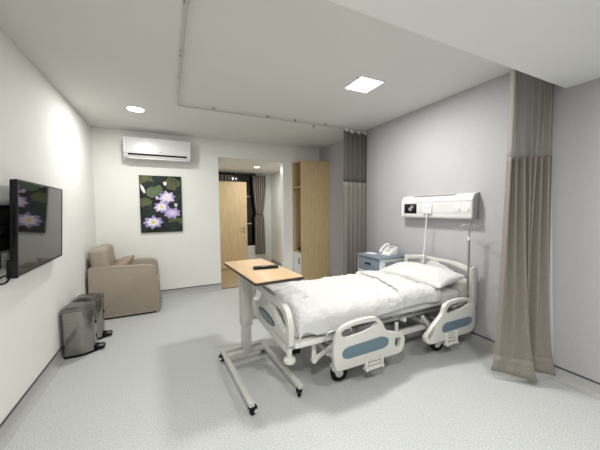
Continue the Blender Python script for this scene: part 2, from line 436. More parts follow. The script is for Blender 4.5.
# near curtain
t = thing('privacy_curtain', 'taupe privacy curtain gathered against the grey wall right of the bed, netting on top', 'curtain', (2.7, 1.24, 0))
topc = zigzag((2.60, 1.37), (2.86, 1.18), 7, .085, 3)
botc = smooth_open([Vector(p) for p in ((2.44, 1.36), (2.49, 1.30), (2.53, 1.25), (2.57, 1.20), (2.645, 1.10), (2.655, 1.15), (2.67, 1.29), (2.73, 1.28), (2.755, 1.17), (2.82, 1.11), (2.87, 1.08), (2.895, 1.14))], 8)
quick('netting', 'net', t, lambda b: cloth(b, topc, botc, 1.86, 2.64, .06, 2.2, nv=10, power=.5), solid=.002, angle=180)
quick('fabric_panel', 'curtain', t, lambda b: cloth(b, topc, botc, .055, 1.865, .06, 2.2, nv=40, hem=.012, power=.5), solid=.004, angle=180)
def hemfn(b):
    o1 = [p + Vector((-.004, -.004)) for p in botc]; o2 = [p + Vector((-.004, -.004)) for p in topc]
    cloth(b, o2, o1, .05, .19, .06, 2.2, nv=3, hem=.012, power=.5)
quick('hem', 'curtain', t, hemfn, solid=.003, angle=180)
for k in range(9):
    p = polyline_sample(topc, (k + .5) / 9)
    quick('glider', 'white_plastic', t, lambda b: (cyl(b, (p.x, p.y, 2.63), (p.x, p.y, 2.66), .004, n=8), box(b, p.x - .006, p.x + .006, p.y - .012, p.y + .012, 2.62, 2.64)))
# far curtain
t = thing('privacy_curtain', 'taupe privacy curtain gathered at the far end of the grey wall behind the bedside cabinet', 'curtain', (2.65, 3.56, 0))
topf = zigzag((2.42, 3.52), (2.89, 3.56), 5, .085, 8)
botf = zigzag((2.40, 3.50), (2.89, 3.56), 5, .095, 5)
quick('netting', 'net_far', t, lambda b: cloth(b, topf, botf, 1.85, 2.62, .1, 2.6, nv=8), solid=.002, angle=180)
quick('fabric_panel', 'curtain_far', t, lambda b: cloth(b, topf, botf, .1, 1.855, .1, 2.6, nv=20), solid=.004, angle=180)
for k in range(9):
    p = polyline_sample(topf, (k + .5) / 9)
    quick('glider', 'white_plastic', t, lambda b: (cyl(b, (p.x, p.y, 2.615), (p.x, p.y, 2.66), .004, n=8), box(b, p.x - .008, p.x + .008, p.y - .014, p.y + .014, 2.6, 2.635)))
# anteroom striped curtain, tied, and its partner
def tied(b, x0, x1, tie_z, y, tie_w, zlo, zhi, xt):
    n = 80
    def P(u, v):
        z = zlo + (zhi - zlo) * v; d = abs(z - tie_z)
        w = tie_w + (1 - tie_w) * min(1, (d / (.35 if z < tie_z else .8))) ** (.7 if z < tie_z else .6)
        if z < tie_z: w = min(w, .75)
        xc = (x0 + x1) / 2 + (xt - (x0 + x1) / 2) * max(0, 1 - d / .8)
        return (xc + (u - .5) * (x1 - x0) * w, y + .025 * math.sin(u * 44) * (.5 + .5 * w), z)
    grid(b, P, n, 40, True)
t = thing('window_curtain', 'brown striped curtain tied at its middle beside the dark window', 'curtain', (2.15, 7.0, 0), group=None)
quick('fabric', 'stripe', t, lambda b: tied(b, 2.0, 2.34, 1.35, 7.0, .45, .28, 2.33, 2.16), angle=180, solid=.004)
quick('tieback', 'curtain_far', t, lambda b: tube(b, [(2.155 + .085 * math.cos(a * PI / 8), 7.0 + .04 * math.sin(a * PI / 8), 1.35) for a in range(16)], .012, 8, True))
t = thing('window_curtain', 'brown striped curtain showing only above the open oak door', 'curtain', (1.2, 7.03, 0))
quick('fabric', 'stripe', t, lambda b: tied(b, .98, 1.48, 1.35, 7.03, 1., .28, 2.33, 1.2), angle=180, solid=.004)

# ------------------------------------------------------------------ wardrobe
wx0, wx1, wy0, wy1, wz = 2.27, XR - .003, 4.70, YB - .002, 2.37
t = thing('wardrobe', 'tall oak wardrobe with an open shelved end standing in the far corner', 'wardrobe', ((wx0 + wx1) / 2, (wy0 + wy1) / 2, 0))
quick('side_panel', 'oak', t, lambda b: box(b, wx0, wx1, wy0, wy0 + .02, 0, wz, .002), smooth=False)
quick('side_panel', 'oak', t, lambda b: box(b, wx0, wx1, wy1 - .02, wy1, 0, wz, .002), smooth=False)
quick('back_panel', 'oak', t, lambda b: box(b, wx1 - .02, wx1, wy0 + .02, wy1 - .02, 0, wz), smooth=False)
quick('top_panel', 'oak', t, lambda b: box(b, wx0, wx1 - .02, wy0 + .02, wy1 - .02, wz - .02, wz), smooth=False)
quick('shelf', 'oak', t, lambda b: box(b, wx0 + .002, wx1 - .02, wy0 + .02, wy1 - .02, 1.86, 1.88), smooth=False)
quick('shelf', 'oak', t, lambda b: box(b, wx0 + .002, wx1 - .02, wy0 + .02, wy1 - .02, .6, .62), smooth=False)
quick('hanging_rail', 'chrome', t, lambda b: cyl(b, (wx0 + .3, wy0 + .02, 1.78), (wx0 + .3, wy1 - .02, 1.78), .012))
dr = quick('drawer', 'white_plastic', t, lambda b: box(b, wx0 + .004, wx1 - .1, wy0 + .022, wy1 - .022, .1, .597, .003), smooth=False)
quick('handle', 'black', dr, lambda b: box(b, wx0 - .001, wx0 + .008, wy0 + .1, wy0 + .135, .38, .50, .004))
def hanger(b):
    y = wy0 + .2; x = wx0 + .3
    tube(b, [(x - .008, y, 1.765), (x - .015, y, 1.785), (x, y, 1.799), (x + .015, y, 1.785), (x, y, 1.76), (x, y, 1.72)], .003, 8)
    tube(b, [(x, y, 1.72), (x - .20, y, 1.66), (x - .205, y, 1.65), (x - .19, y, 1.645), (x + .19, y, 1.645), (x + .205, y, 1.65), (x, y, 1.72)], .007, 8)
tag(quick('clothes_hanger', 'black', None, hanger, loc=(wx0 + .3, wy0 + .2, 1.64)), 'black clothes hanger hanging inside the oak wardrobe', 'hanger')
def bundle(b):
    def P(u, v):
        a = u * 2 * PI; ph = (v - .5) * PI; r = math.cos(ph)
        n_ = 1 + .25 * noise.noise(Vector((math.cos(a) * 2, math.sin(a) * 2, v * 3)))
        return (wx0 + .16 + .12 * r * math.cos(a) * n_, wy0 + .19 + .12 * r * math.sin(a) * n_, .672 + .049 * math.sin(ph))
    grid(b, P, 24, 12); bmesh.ops.remove_doubles(b, verts=b.verts, dist=.0005)
tag(quick('folded_cloth', 'dark_cloth', None, bundle, loc=(wx0 + .16, wy0 + .19, .622)), 'dark folded bundle lying on top of the white wardrobe drawer', 'cloth')

# ------------------------------------------------------------------ air conditioner
ax0, ax1 = -.572, .36; az0, az1 = 2.235, 2.575; ayf = 4.90
t = thing('air_conditioner', 'white split air conditioner mounted on the back wall above the lotus picture', 'air conditioner', ((ax0 + ax1) / 2, YB, az0))
prof = [(YB, az0 + .02), (YB, az1), (ayf + .03, az1), (ayf + .008, az1 - .012), (ayf, az1 - .05), (ayf, az0 + .085), (ayf + .012, az0 + .08), (ayf + .012, az0 + .06), (ayf + .01, az0 + .055), (ayf + .03, az0 + .02), (ayf + .07, az0)]
quick('body', 'console', t, lambda b: prism(b, prof, 'x', ax0 + .012, ax1 - .012), angle=30)
pr2 = [(y - (.002 if y < YB - .1 else 0), z) for y, z in prof]
quick('end_cap', 'white_plastic', t, lambda b: prism(b, rounded(pr2, .004, 2), 'x', ax0, ax0 + .013, .003))
quick('end_cap', 'white_plastic', t, lambda b: prism(b, rounded(pr2, .004, 2), 'x', ax1 - .013, ax1, .003))
quick('air_outlet', 'black', t, lambda b: box(b, ax0 + .055, ax1 - .055, ayf + .004, ayf + .02, az0 + .058, az0 + .084, .004))
quick('louvre', 'white_plastic', t, lambda b: box(b, ax0 + .06, ax1 - .06, ayf + .015, ayf + .07, az0 + .006, az0 + .02, .004))
quick('maker_mark', 'shade_grey', t, lambda b: lathe(b, [(.018, 0), (.018, .0015), (.016, .002)], 20, Matrix.Translation((-.07, ayf, az0 + .118)) @ Matrix.Rotation(PI / 2, 4, 'X') @ Matrix.Scale(.4, 4, (0, 1, 0))))
quick('pipe_cover', 'white_plastic', t, lambda b: box(b, ax1 - .001, ax1 + .07, YB - .06, YB, az0 + .0, az0 + .06, .01))

# ------------------------------------------------------------------ painting
M['pt_bg'] = mat('painted_dark_pond', (.009, .014, .010), .8, noise_amt=.7, noise_scale=9)
M['pt_leaf'] = mat('painted_sage_leaf', (.11, .155, .085), .7, noise_amt=.35, noise_scale=14)
M['pt_olive'] = mat('painted_olive_leaf', (.085, .10, .04), .7, noise_amt=.4, noise_scale=14)
M['pt_deep'] = mat('painted_deep_leaf', (.015, .028, .022), .8, noise_amt=.4, noise_scale=12)
M['pt_lilac'] = mat('painted_lilac_petal', (.60, .50, .76), .55, noise_amt=.15, noise_scale=30)
M['pt_violet'] = mat('painted_violet_petal', (.36, .29, .58), .55, noise_amt=.2, noise_scale=30)
M['pt_pale'] = mat('painted_pale_petal', (.82, .76, .84), .55, noise_amt=.1, noise_scale=30)
M['pt_yellow'] = mat('painted_yellow_centre', (.80, .62, .12), .55, noise_amt=.2, noise_scale=60)
px0, px1, pz0, pz1 = -.40, .215, 1.09, 2.01
t = thing('lotus_picture', 'unframed canvas picture of lilac lotus flowers on dark green leaves', 'picture', ((px0 + px1) / 2, YB, pz0))
quick('canvas', 'pt_bg', t, lambda b: box(b, px0, px1, YB - .03, YB, pz0, pz1, .002), smooth=False)
def painted(b):
    layer = [0]
    W = px1 - px0; H = pz1 - pz0
    def uvp(u, v): return (px0 + u * W, pz1 - v * H)
    def blob(cx, cz, rx, rz, rot, mi, wob=.1, seed=0, pointed=0, n=28):
        layer[0] += 1; y = YB - .0302 - layer[0] * .00005; vs = []
        for k in range(n):
            a = 2 * PI * k / n; w_ = 1 + wob * noise.noise(Vector((math.cos(a) * 1.5 + seed * 7, math.sin(a) * 1.5, seed)))*2
            x = rx * math.cos(a) * w_; z = rz * math.sin(a) * w_
            if pointed: z *= (1 - .55 * max(0, math.cos(a)) ** 1.5)
            X = cx + x * math.cos(rot) - z * math.sin(rot); Z = cz + x * math.sin(rot) + z * math.cos(rot)
            X = min(px1 - .003, max(px0 + .003, X)); Z = min(pz1 - .003, max(pz0 + .003, Z))
            vs.append(b.verts.new((X, y, Z)))
        f = b.faces.new(vs); f.material_index = mi
    def L(u, v, ru, rv, rot, mi, seed, wob=.15): x, z = uvp(u, v); blob(x, z, ru * W, rv * H, rot, mi, wob, seed)
    # leaves: 0 leaf 1 olive 2 deep
    L(.15, .08, .25, .08, .2, 1, 1); L(.45, .05, .16, .06, 0, 2, 2); L(.78, .13, .2, .11, -.3, 1, 3); L(.95, .3, .1, .1, .4, 2, 4)
    L(.2, .2, .2, .1, .5, 2, 5); L(.36, .27, .24, .095, .35, 0, 6, .2); L(.13, .48, .16, .09, -.1, 1, 7); L(.22, .62, .22, .09, .1, 2, 8)
    L(.8, .42, .16, .08, .2, 2, 9); L(.42, .8, .2, .05, -.3, 2, 10); L(.82, .84, .2, .1, .25, 1, 11); L(.78, .88, .17, .07, .1, 2, 12); L(.1, .9, .12, .05, .3, 2, 13)
    L(.08, .24, .035, .08, .35, 5, 14, .1)
    def petal(cx, cz, r, a, l, w, mi, sq): 
        dx = math.cos(a) * r; dz = math.sin(a) * r * sq
        blob(cx + dx, cz + dz, l, w, math.atan2(dz, dx), mi, .04, 1, 1, 16)
    def flower(u, v, r, ma, mb, yellow=True, sq=.6, a0=0.):
        cx, cz = uvp(u, v); R_ = r * W
        for k in range(8): petal(cx, cz, R_ * .55, a0 + 2 * PI * k / 8 + .1 * math.sin(k * 5), R_ * .45, R_ * .27, ma if k % 3 else 4, sq)
        for k in range(7): petal(cx, cz, R_ * .34, a0 + .35 + 2 * PI * k / 7, R_ * .32, R_ * .20, mb, sq)
        if yellow: blob(cx, cz, R_ * .2, R_ * .16, 0, 6, .1, 3)
        else: blob(cx, cz, R_ * .16, R_ * .12, 0, 5, .1, 3)
    flower(.64, .38, .21, 3, 5, False, .75, .2); flower(.50, .55, .19, 3, 5, True, .75, .1); flower(.75, .66, .22, 4, 3, False, .6, .4); flower(.29, .82, .24, 4, 5, True, .62, 0)
    for (u, v, s, mi) in ((.6, .135, .05, 5), (.4, .39, .045, 3), (.85, .52, .05, 3)):
        x, z = uvp(u, v)
        for a in (-.4, 0, .4): blob(x + a * s * W * .8, z, s * W * 1.15, s * W * .5, PI / 2 - a * .9, mi, .03, 2, 1, 14)
quick('painted_lotus_flowers', ['pt_leaf', 'pt_olive', 'pt_deep', 'pt_lilac', 'pt_violet', 'pt_pale', 'pt_yellow'], t, painted, smooth=False)

# ------------------------------------------------------------------ television
t = thing('television', 'flat black wall mounted television reflecting the room on the left wall', 'television', (XL, 2.9, 1.0))
ya, ta = math.radians(2), math.radians(2.8)
tn = Vector((math.cos(ya) * math.cos(ta), math.sin(ya) * math.cos(ta), -math.sin(ta)))      # screen normal, tipped slightly down
tl = Vector((-math.sin(ya), math.cos(ya), 0)); tu = tn.cross(tl)
TM = Matrix((tn, tl, tu)).transposed().to_4x4(); TM.translation = Vector((-.868, 2.395, 1.655))
TW, TH = .965, .635      # local: x out of the screen, y along, z up from the top near corner
def tvbox(b, *a, bev=.002): box(b, *a, bev, 2, TM)
quick('screen', 'screen', t, lambda b: tvbox(b, -.004, 0, .010, TW - .010, -TH + .018, -.010, bev=0), smooth=False)
def bez(b):
    outer = [(0, -TH), (TW, -TH), (TW, 0), (0, 0)]
    inner = [(.010, -TH + .018), (TW - .010, -TH + .018), (TW - .010, -.010), (.010, -.010)]
    t_ = bmesh.new(); panel(t_, rounded(outer, .006, 2), [inner], 'yz', -.02, .003, .001); merge(b, t_, TM)
quick('bezel', 'gloss_black', t, bez)
quick('rear_housing', 'black', t, lambda b: tvbox(b, -.038, -.0205, .002, TW - .003, -TH + .002, -.003, bev=.004))
quick('rear_bulge', 'black', t, lambda b: tvbox(b, -.048, -.038, .12, TW - .12, -TH + .03, -.22, bev=.012))
quick('corner_sensor', 'gloss_black', t, lambda b: tvbox(b, -.05, .004, -.008, .018, -TH - .008, -TH + .11, bev=.004))
sx = -.875
t2 = thing('tv_bracket', 'black wall bracket plate with arm beside the television at the left edge', 'wall bracket', (XL, 2.35, 1.2))
def brk(b):
    box(b, XL, XL + .02, 2.05, 2.56, 1.19, 1.48, .004); box(b, XL, XL + .035, 2.05, 2.56, 1.475, 1.49, .002)
quick('wall_plate', 'black', t2, brk)
quick('arm', 'gloss_black', t2, lambda b: (box(b, XL + .02, XL + .045, 2.3, 2.75, 1.30, 1.35, .004), box(b, XL + .02, sx - .068, 2.72, 2.76, 1.28, 1.37, .004)))
for k in range(5): quick('bolt', 'chrome', t2, lambda b: cyl(b, (XL + .035, 2.2 + k * .07, 1.4825), (XL + .037, 2.2 + k * .07, 1.4825), .004, n=8))
t3 = thing('wall_socket', 'white wall socket plate low on the wall under the television bracket', 'socket', (XL, 2.36, 1.05))
quick('plate', 'white_plastic', t3, lambda b: box(b, XL, XL + .009, 2.28, 2.52, 1.045, 1.13, .003))
quick('opening', 'socket_grey', t3, lambda b: (box(b, XL + .009, XL + .0098, 2.4, 2.44, 1.08, 1.1)))
def loop(b):
    pts = [(XL + .02, 2.40, 1.185), (XL + .03, 2.37, 1.1), (XL + .035, 2.30, 1.03), (XL + .035, 2.33, .99), (XL + .035, 2.42, .985), (XL + .035, 2.46, 1.01), (XL + .035, 2.42, 1.035), (XL + .03, 2.34, 1.03), (XL + .03, 2.28, 1.0), (XL + .025, 2.2, .98)]
    tube(b, [p for p in smooth_open([Vector(p) for p in pts], 4)], .006, 8)
tag(quick('power_cable', 'black', None, loop, loc=(XL + .02, 2.35, .98)), 'looped black cable hanging below the television bracket', 'cable')

# ------------------------------------------------------------------ armchair
cx0, cx1, cy0, cy1 = -.955, -.165, 4.34, 5.06
t = thing('armchair', 'boxy taupe upholstered armchair in the back left corner facing right', 'armchair', ((cx0 + cx1) / 2, (cy0 + cy1) / 2, 0))
armp = rounded([(cx0, .03), (cx1 + .005, .03), (cx1 - .01, .68), (cx0, .71)], [.02, .02, .12, .03], 7)
quick('armrest', 'chair', t, lambda b: prism(b, armp, 'y', cy0, cy0 + .13, .02))
quick('armrest', 'chair', t, lambda b: prism(b, armp, 'y', cy1 - .13, cy1, .02))
quick('piping', 'chair', t, lambda b: tube(b, [(p[0], cy0 + .002, p[1]) for p in armp], .004, 6, True))
quick('seat_base', 'chair', t, lambda b: box(b, cx0 + .02, cx1 - .04, cy0 + .13, cy1 - .13, .03, .30, .015))
quick('front_panel', 'chair', t, lambda b: box(b, cx1 - .04, cx1 + .012, cy0 + .131, cy1 - .131, .04, .43, .02))
quick('seat_cushion', 'chair', t, lambda b: box(b, cx0 + .2, cx1 - .005, cy0 + .131, cy1 - .131, .30, .47, .04, 4))
quick('backrest', 'chair', t, lambda b: box(b, -.10, .10, cy0 + .05, cy1 - .05, 0, .61, .06, 5, Matrix.Translation((cx0 + .16, 0, .345)) @ Matrix.Rotation(math.radians(-7), 4, 'Y')))
quick('plinth', 'black', t, lambda b: box(b, cx0 + .03, cx1 - .03, cy0 + .02, cy1 - .02, 0, .035))
def cushion_bm(b, w, h, th, mtx, pinch=.1, n=22):
    top = [];
    for s in (1, -1):
        def P(u, v):
            a = u * 2 - 1; c = v * 2 - 1
            e = max(0, (1 - abs(a) ** 2.6)) ** .5 * max(0, (1 - abs(c) ** 2.6)) ** .5
            k = 1 - pinch * (a * a) * (1 - c * c) * 0 - pinch * ((1 - a * a) * c * c)
            k2 = 1 - pinch * ((1 - c * c) * a * a)
            wr = .05 * noise.noise(Vector((a * 2.2, c * 2.2, s * 3)))
            wr += .035 * noise.noise(Vector((a * 6, c * 5, s * 5)))
            if n > 40: wr += .07 * (abs(noise.noise(Vector((a * 3 + c * 5, c * 7, s * 5)))) - .2)
            return mtx @ Vector((a * w / 2 * k2, c * h / 2 * k, s * th / 2 * (e * (1 + wr * 2.2))))
        grid(b, P, n, n)
    bmesh.ops.remove_doubles(b, verts=b.verts, dist=.0008)
mt = Matrix.Translation((cx0 + .315, cy0 + .33, .655)) @ Matrix.Rotation(math.radians(12), 4, 'Z') @ Matrix.Rotation(math.radians(-42), 4, 'Y')
tag(quick('scatter_cushion', 'cushion', None, lambda b: cushion_bm(b, .37, .37, .14, mt @ Matrix.Rotation(.35, 4, 'Z')), loc=(cx0 + .5, cy0 + .3, .47), angle=180), 'small beige square cushion lying on the taupe armchair', 'cushion')

# ------------------------------------------------------------------ pedal bins
def pedal_bin(loc, label, rz=0.):
    t = thing('pedal_bin', label, 'bin', loc, rz, 'steel pedal bins by the left wall')
    w, d, h = .245, .235, .475   # local: front towards +x
    def plan(gx=0.):
        pts = [(-w / 2 - gx, -d / 2 - gx), (w / 2 - .09, -d / 2 - gx), (w / 2 - .005 + gx, -d / 4), (w / 2 + gx, 0), (w / 2 - .005 + gx, d / 4), (w / 2 - .09, d / 2 + gx), (-w / 2 - gx, d / 2 + gx)]
        return rounded(pts, [.02, .07, .05, .05, .05, .07, .02], 5)
    quick('base', 'black', t, lambda b: prism(b, plan(.002), 'z', 0, .025, .003), local=True)
    quick('body', 'steel', t, lambda b: prism(b, plan(), 'z', .025, h - .02, .001), local=True)
    def lid(b):
        prism(b, plan(.004), 'z', h - .02, h + .012, .004); 
        q = [Vector((p[0] * .82 - .004, p[1] * .8)) for p in plan()]
        prism(b, q, 'z', h + .010, h + .024, .006)
    quick('lid', 'lid', t, lid, local=True)
    quick('hinge', 'black', t, lambda b: box(b, -w / 2 - .016, -w / 2 + .004, -.07, .07, h - .05, h + .006, .004), local=True)
    quick('side_handle', 'black', t, lambda b: box(b, w / 2 - .004, w / 2 + .006, -.012, .012, .28, .31, .002), local=True)
    pd = quick('pedal', 'black', t, lambda b: (box(b, w / 2 - .01, w / 2 + .07, -.045, .045, .012, .035, .008, 3), box(b, w / 2 - .005, w / 2 + .015, -.055, .055, .0, .05, .006)), local=True)
    quick('pedal_plate', 'steel', pd, lambda b: box(b, w / 2 + .012, w / 2 + .066, -.038, .038, .0352, .05, .006, 3), local=True)
    return t
pedal_bin((-.84, 3.47, 0), 'stainless steel pedal bin nearest the camera, in front of its twin', 0.)
pedal_bin((-.825, 3.79, 0), 'stainless steel pedal bin farther back, next to the taupe armchair', 0.)

# ------------------------------------------------------------------ overbed table (local frame, long side = y)
O = Vector((.647, 2.236, 0)); RZ = math.radians(3.6)
t = thing('overbed_table', 'wheeled overbed table with an oak laminate top at the foot of the bed', 'table', O, RZ)
tcx, tcy, th_ = .116, .222, .90
tp = rounded([(tcx - .208, tcy - .478), (tcx + .208, tcy - .478), (tcx + .208, tcy + .478), (tcx - .208, tcy + .478)], .02, 5)
def grow(p, c, g): return [(q[0] + g * (1 if q[0] > c[0] else -1), q[1] + g * (1 if q[1] > c[1] else -1)) for q in p]
quick('tabletop', 'oak_top', t, lambda b: prism(b, tp, 'z', th_ - .020, th_, .002), local=True)
quick('edge_band', 'edge', t, lambda b: prism(b, grow(tp, (tcx, tcy), .004), 'z', th_ - .026, th_ - .006, .004), local=True)
quick('support_frame', 'steel_paint', t, lambda b: (box(b, -.05, .25, .20, .36, th_ - .05, th_ - .026, .004), box(b, .1, .13, -.2, .6, th_ - .045, th_ - .026, .004)), local=True)
sl = quick('column_sleeve', 'steel_paint', t, lambda b: box(b, -.045, .055, .245, .345, .365, th_ - .05, .006), local=True)
quick('height_lever', 'black', sl, lambda b: box(b, .055, .12, .28, .30, th_ - .1, th_ - .085, .004), local=True)
quick('column', 'steel_paint', t, lambda b: box(b, -.035, .043, .255, .335, .10, .37, .004), local=True)
quick('crossbar', 'steel_paint', t, lambda b: box(b, -.18, .18, .265, .325, .082, .115, .005), local=True)
quick('crossbar', 'steel_paint', t, lambda b: box(b, -.18, .18, .37, .42, .082, .115, .005), local=True)
for s in (-1, 1):
    quick('base_leg', 'steel_paint', t, lambda b: box(b, s * .195 - .02, s * .195 + .02, -.43, .43, .083, .117, .005), local=True)
def table_caster(x, y, a):
    mt = Matrix.Translation((x, y, 0)) @ Matrix.Rotation(a, 4, 'Z'); r = .034
    def fork(b):
        cyl(b, (x, y, .084), (x, y, .068), .014)
        for o in (-.022, .016):
            t_ = bmesh.new(); prism(t_, rounded([(-.016, .074), (.03, .07), (.034, .034), (.012, .028), (-.012, .05)], .008, 3), 'y', o, o + .006, .0015); merge(b, t_, mt)
        box(b, -.016, .03, -.022, .022, .066, .076, .004, 2, mt)
    f = quick('caster', 'black', t, fork, local=True)
    def wh(b): lathe(b, [(.012, -.011), (.027, -.012), (r, -.008), (r, .008), (.027, .012), (.012, .011)], 26, mt @ Matrix.Translation((.02, 0, r + .0003)) @ Matrix.Rotation(PI / 2, 4, 'X'))
    w_ = quick('wheel', 'black', f, wh, local=True)
    quick('hub', 'white_plastic', f, lambda b: cyl(b, mt @ Vector((.02, -.0235, r)), mt @ Vector((.02, .0235, r)), .013, n=16), local=True)
for (x, y, a) in ((-.19, -.40, .5), (.19, -.40, .9), (-.19, .40, 2.2), (.19, .40, .2)): table_caster(x, y, a)

# remote on the table
rm = Matrix.Translation((.80, 2.42, .90)) @ Matrix.Rotation(math.radians(-7), 4, 'Z')
t = thing('remote_control', 'slim black remote control lying on the oak overbed table', 'remote', (.80, 2.42, .90))
quick('body', 'gloss_black', t, lambda b: box(b, -.115, .115, -.032, .032, .0005, .025, .007, 3, rm))
for k in range(9):
    quick('button', 'socket_grey' if k % 3 else 'paper', t, lambda b: cyl(b, rm @ Vector((-.075 + (k // 3) * .025 + .05, -.014 + (k % 3) * .014, .024)), rm @ Vector((-.075 + (k // 3) * .025 + .05, -.014 + (k % 3) * .014, .0275)), .0042, n=10))

# ------------------------------------------------------------------ hospital bed
bed = thing('hospital_bed', 'adjustable hospital bed with cream plastic boards and rails against the grey wall', 'bed', (1.85, 2.28, 0))
FX, HX = .79, 2.81
fy0, fy1 = 1.815, 2.86
# footboard
fo = [(fy0, .42), (fy0, .58), (fy0 + .05, .685), (fy0 + .20, .725), (fy1 - .20, .725), (fy1 - .05, .685), (fy1, .58), (fy1, .42)]
fo = rounded(fo, [.03, .08, .1, .2, .2, .1, .08, .03], 6)
cyf = (fy0 + fy1) / 2
def mir(p): return [(2 * cyf - a, z) for a, z in p]
h1 = [(fy0 + .075, .505), (fy0 + .06, .57), (fy0 + .13, .655), (fy0 + .43, .668), (fy0 + .44, .64), (fy0 + .36, .605), (fy0 + .22, .53)]
h1r = rounded(h1, .03, 4)
fb = quick('footboard', 'plastic', bed, lambda b: panel(b, fo, [h1r, [Vector(p) for p in mir(h1r)]], 'yz', FX - .02, FX + .022, .010))
fb_l = quick('lower_board', 'plastic', bed, lambda b: box(b, FX - .014, FX + .016, fy0 + .03, fy1 - .03, .345, .43, .006))
def ell(b):
    n = 36; pts = [Vector((cyf + 0.225 * math.cos(2 * PI * k / n), .488 + .045 * math.sin(2 * PI * k / n))) for k in range(n)]
    prism(b, pts, 'x', FX - .026, FX - .019, .002)
e = quick('logo_plate', 'teal', fb, ell); e['label'] = 'oval teal plate on the footboard'
def marks(b):
    for k in range(7):
        y = cyf + .13 - k * .043; box(b, FX - .0272, FX - .0258, y - .014, y - .004, .474, .508); box(b, FX - .0272, FX - .0258, y - .014, y + .008, .488, .495)
quick('logo_lettering', 'steel_paint', e, marks, smooth=False)
for y in (fy0 + .045, fy1 - .045):
    quick('corner_bumper', 'plastic', bed, lambda b: (cyl(b, (FX, y, .41), (FX, y, .325), .021), lathe(b, [(.03, .29), (.043, .295), (.047, .308), (.043, .322), (.03, .33)], 24, Matrix.Translation((FX, y, 0)))))
# headboard
hy0, hy1 = 1.765, 2.655; hc = (hy0 + hy1) / 2
ho = rounded([(hy0, .36), (hy0, .72), (hy0 + .02, .825), (hy0 + .2, .862), (hy1 - .2, .868), (hy1 - .02, .842), (hy1, .74), (hy1, .36)], [.03, .1, .08, .2, .2, .08, .1, .03], 6)
g1 = rounded([(hy0 + .045, .68), (hy0 + .045, .785), (hy0 + .25, .828), (hy0 + .39, .835), (hy0 + .39, .815), (hy0 + .25, .755)], .028, 4)
g2 = [Vector((2 * hc - a, z + .004)) for a, z in g1]
hb = quick('headboard', 'plastic', bed, lambda b: panel(b, ho, [g1, g2], 'yz', HX - .02, HX + .022, .010))
for y in (hy0 - .012, hy1 - .012):
    quick('headboard_wing', 'plastic', bed, lambda b: prism(b, rounded([(HX - .02, .42), (HX + .055, .42), (HX + .06, .78), (HX + .03, .845), (HX - .015, .83)], .02, 4), 'y', y, y + .024, .008))
for y in (hy0 + .045, hy1 - .045):
    quick('corner_bumper', 'plastic', bed, lambda b: (cyl(b, (HX, y, .38), (HX, y, .325), .024), lathe(b, [(.02, .29), (.035, .295), (.04, .308), (.035, .322), (.02, .33)], 24, Matrix.Translation((HX, y, 0)))))
# deck and chassis
for (a_, c_, y1_, m_) in ((FX + .03, 1.16, 2.74, 'white_paint'), (1.18, 1.84, 2.70, 'pole'), (1.86, 2.08, 2.68, 'pole'), (2.10, HX - .03, 2.64, 'pole')):
    y0_ = 1.815 if m_ == 'white_paint' else 1.91
    quick('mattress_platform', m_, bed, lambda b: box(b, a_, c_, y0_, y1_, .405 if y0_ < 1.9 else .41, .448, .008))
def upper_frame(b):
    for y in (1.98, 2.55): box(b, FX + .01, HX, y, y + .035, .352, .402, .004)
    for x in (FX + .03, 1.45, 2.0, HX - .06): box(b, x, x + .03, 1.9, 2.61, .358, .396, .003)
quick('upper_frame', 'white_paint', bed, upper_frame)
def base_frame(b):
    for y in (1.93, 2.56): box(b, 1.16, 2.46, y, y + .04, .215, .262, .004)
    for x in (1.19, 2.435): box(b, x, x + .04, 1.84, 2.66, .2, .25, .004)
quick('base_frame', 'white_paint', bed, base_frame)
def arms(b, y, which):
    for (p, q) in which:
        d = Vector((q[0] - p[0], 0, q[1] - p[1])); L = d.length; a = math.atan2(-d.z, d.x)
        box(b, -.02, L + .02, -.011, .011, -.02, .02, .008, 3, Matrix.Translation((p[0], y, p[1])) @ Matrix.Rotation(a, 4, 'Y'))
for y in (1.90, 2.62):
    for seg_ in ([((1.02, .36), (1.02, .235)), ((1.02, .235), (1.24, .335))], [((2.25, .36), (2.35, .25))], [((1.9, .36), (1.9, .25))]):
        quick('lift_linkage', 'plastic', bed, lambda b: arms(b, y, seg_))
    quick('pivot', 'plastic', bed, lambda b: cyl(b, (1.02, y - .016, .235), (1.02, y + .016, .235), .024))
quick('crank_motor', 'black', bed, lambda b: (box(b, .90, .98, 2.06, 2.16, .22, .352, .01), cyl(b, (.98, 2.11, .28), (1.4, 2.11, .25), .025)))
quick('head_actuator', 'black', bed, lambda b: (cyl(b, (1.5, 2.3, .27), (1.75, 2.3, .32), .03), cyl(b, (1.75, 2.3, .32), (2.1, 2.3, .37), .016), box(b, 1.44, 1.56, 2.24, 2.36, .25, .35, .01)))
def bed_caster(x, y, a):
    mt = Matrix.Translation((x, y, 0)) @ Matrix.Rotation(a, 4, 'Z'); r = .072
    def fork(b):
        cyl(b, (x, y, .21), (x, y, .14), .018)
        pr = rounded([(-.02, .15), (.04, .14), (.06, .072), (.035, .06), (.0, .085), (-.035, .12)], .015, 3)
        for o in (-.03, .022):
            t_ = bmesh.new(); prism(t_, pr, 'y', o, o + .008, .002); merge(b, t_, mt)
        box(b, -.03, .05, -.03, .03, .128, .15, .008, 3, mt)
    f = quick('caster', 'white_plastic', bed, fork)
    wm = mt @ Matrix.Translation((.04, 0, r)) @ Matrix.Rotation(PI / 2, 4, 'X')
    quick('tyre', 'black', f, lambda b: lathe(b, [(.052, -.016), (.065, -.016), (r, -.009), (r, .009), (.065, .016), (.052, .016)], 32, wm))
    quick('wheel_disc', 'white_plastic', f, lambda b: (lathe(b, [(.012, -.019), (.050, -.014), (.053, -.010), (.053, .010), (.050, .014), (.012, .019)], 28, wm),))
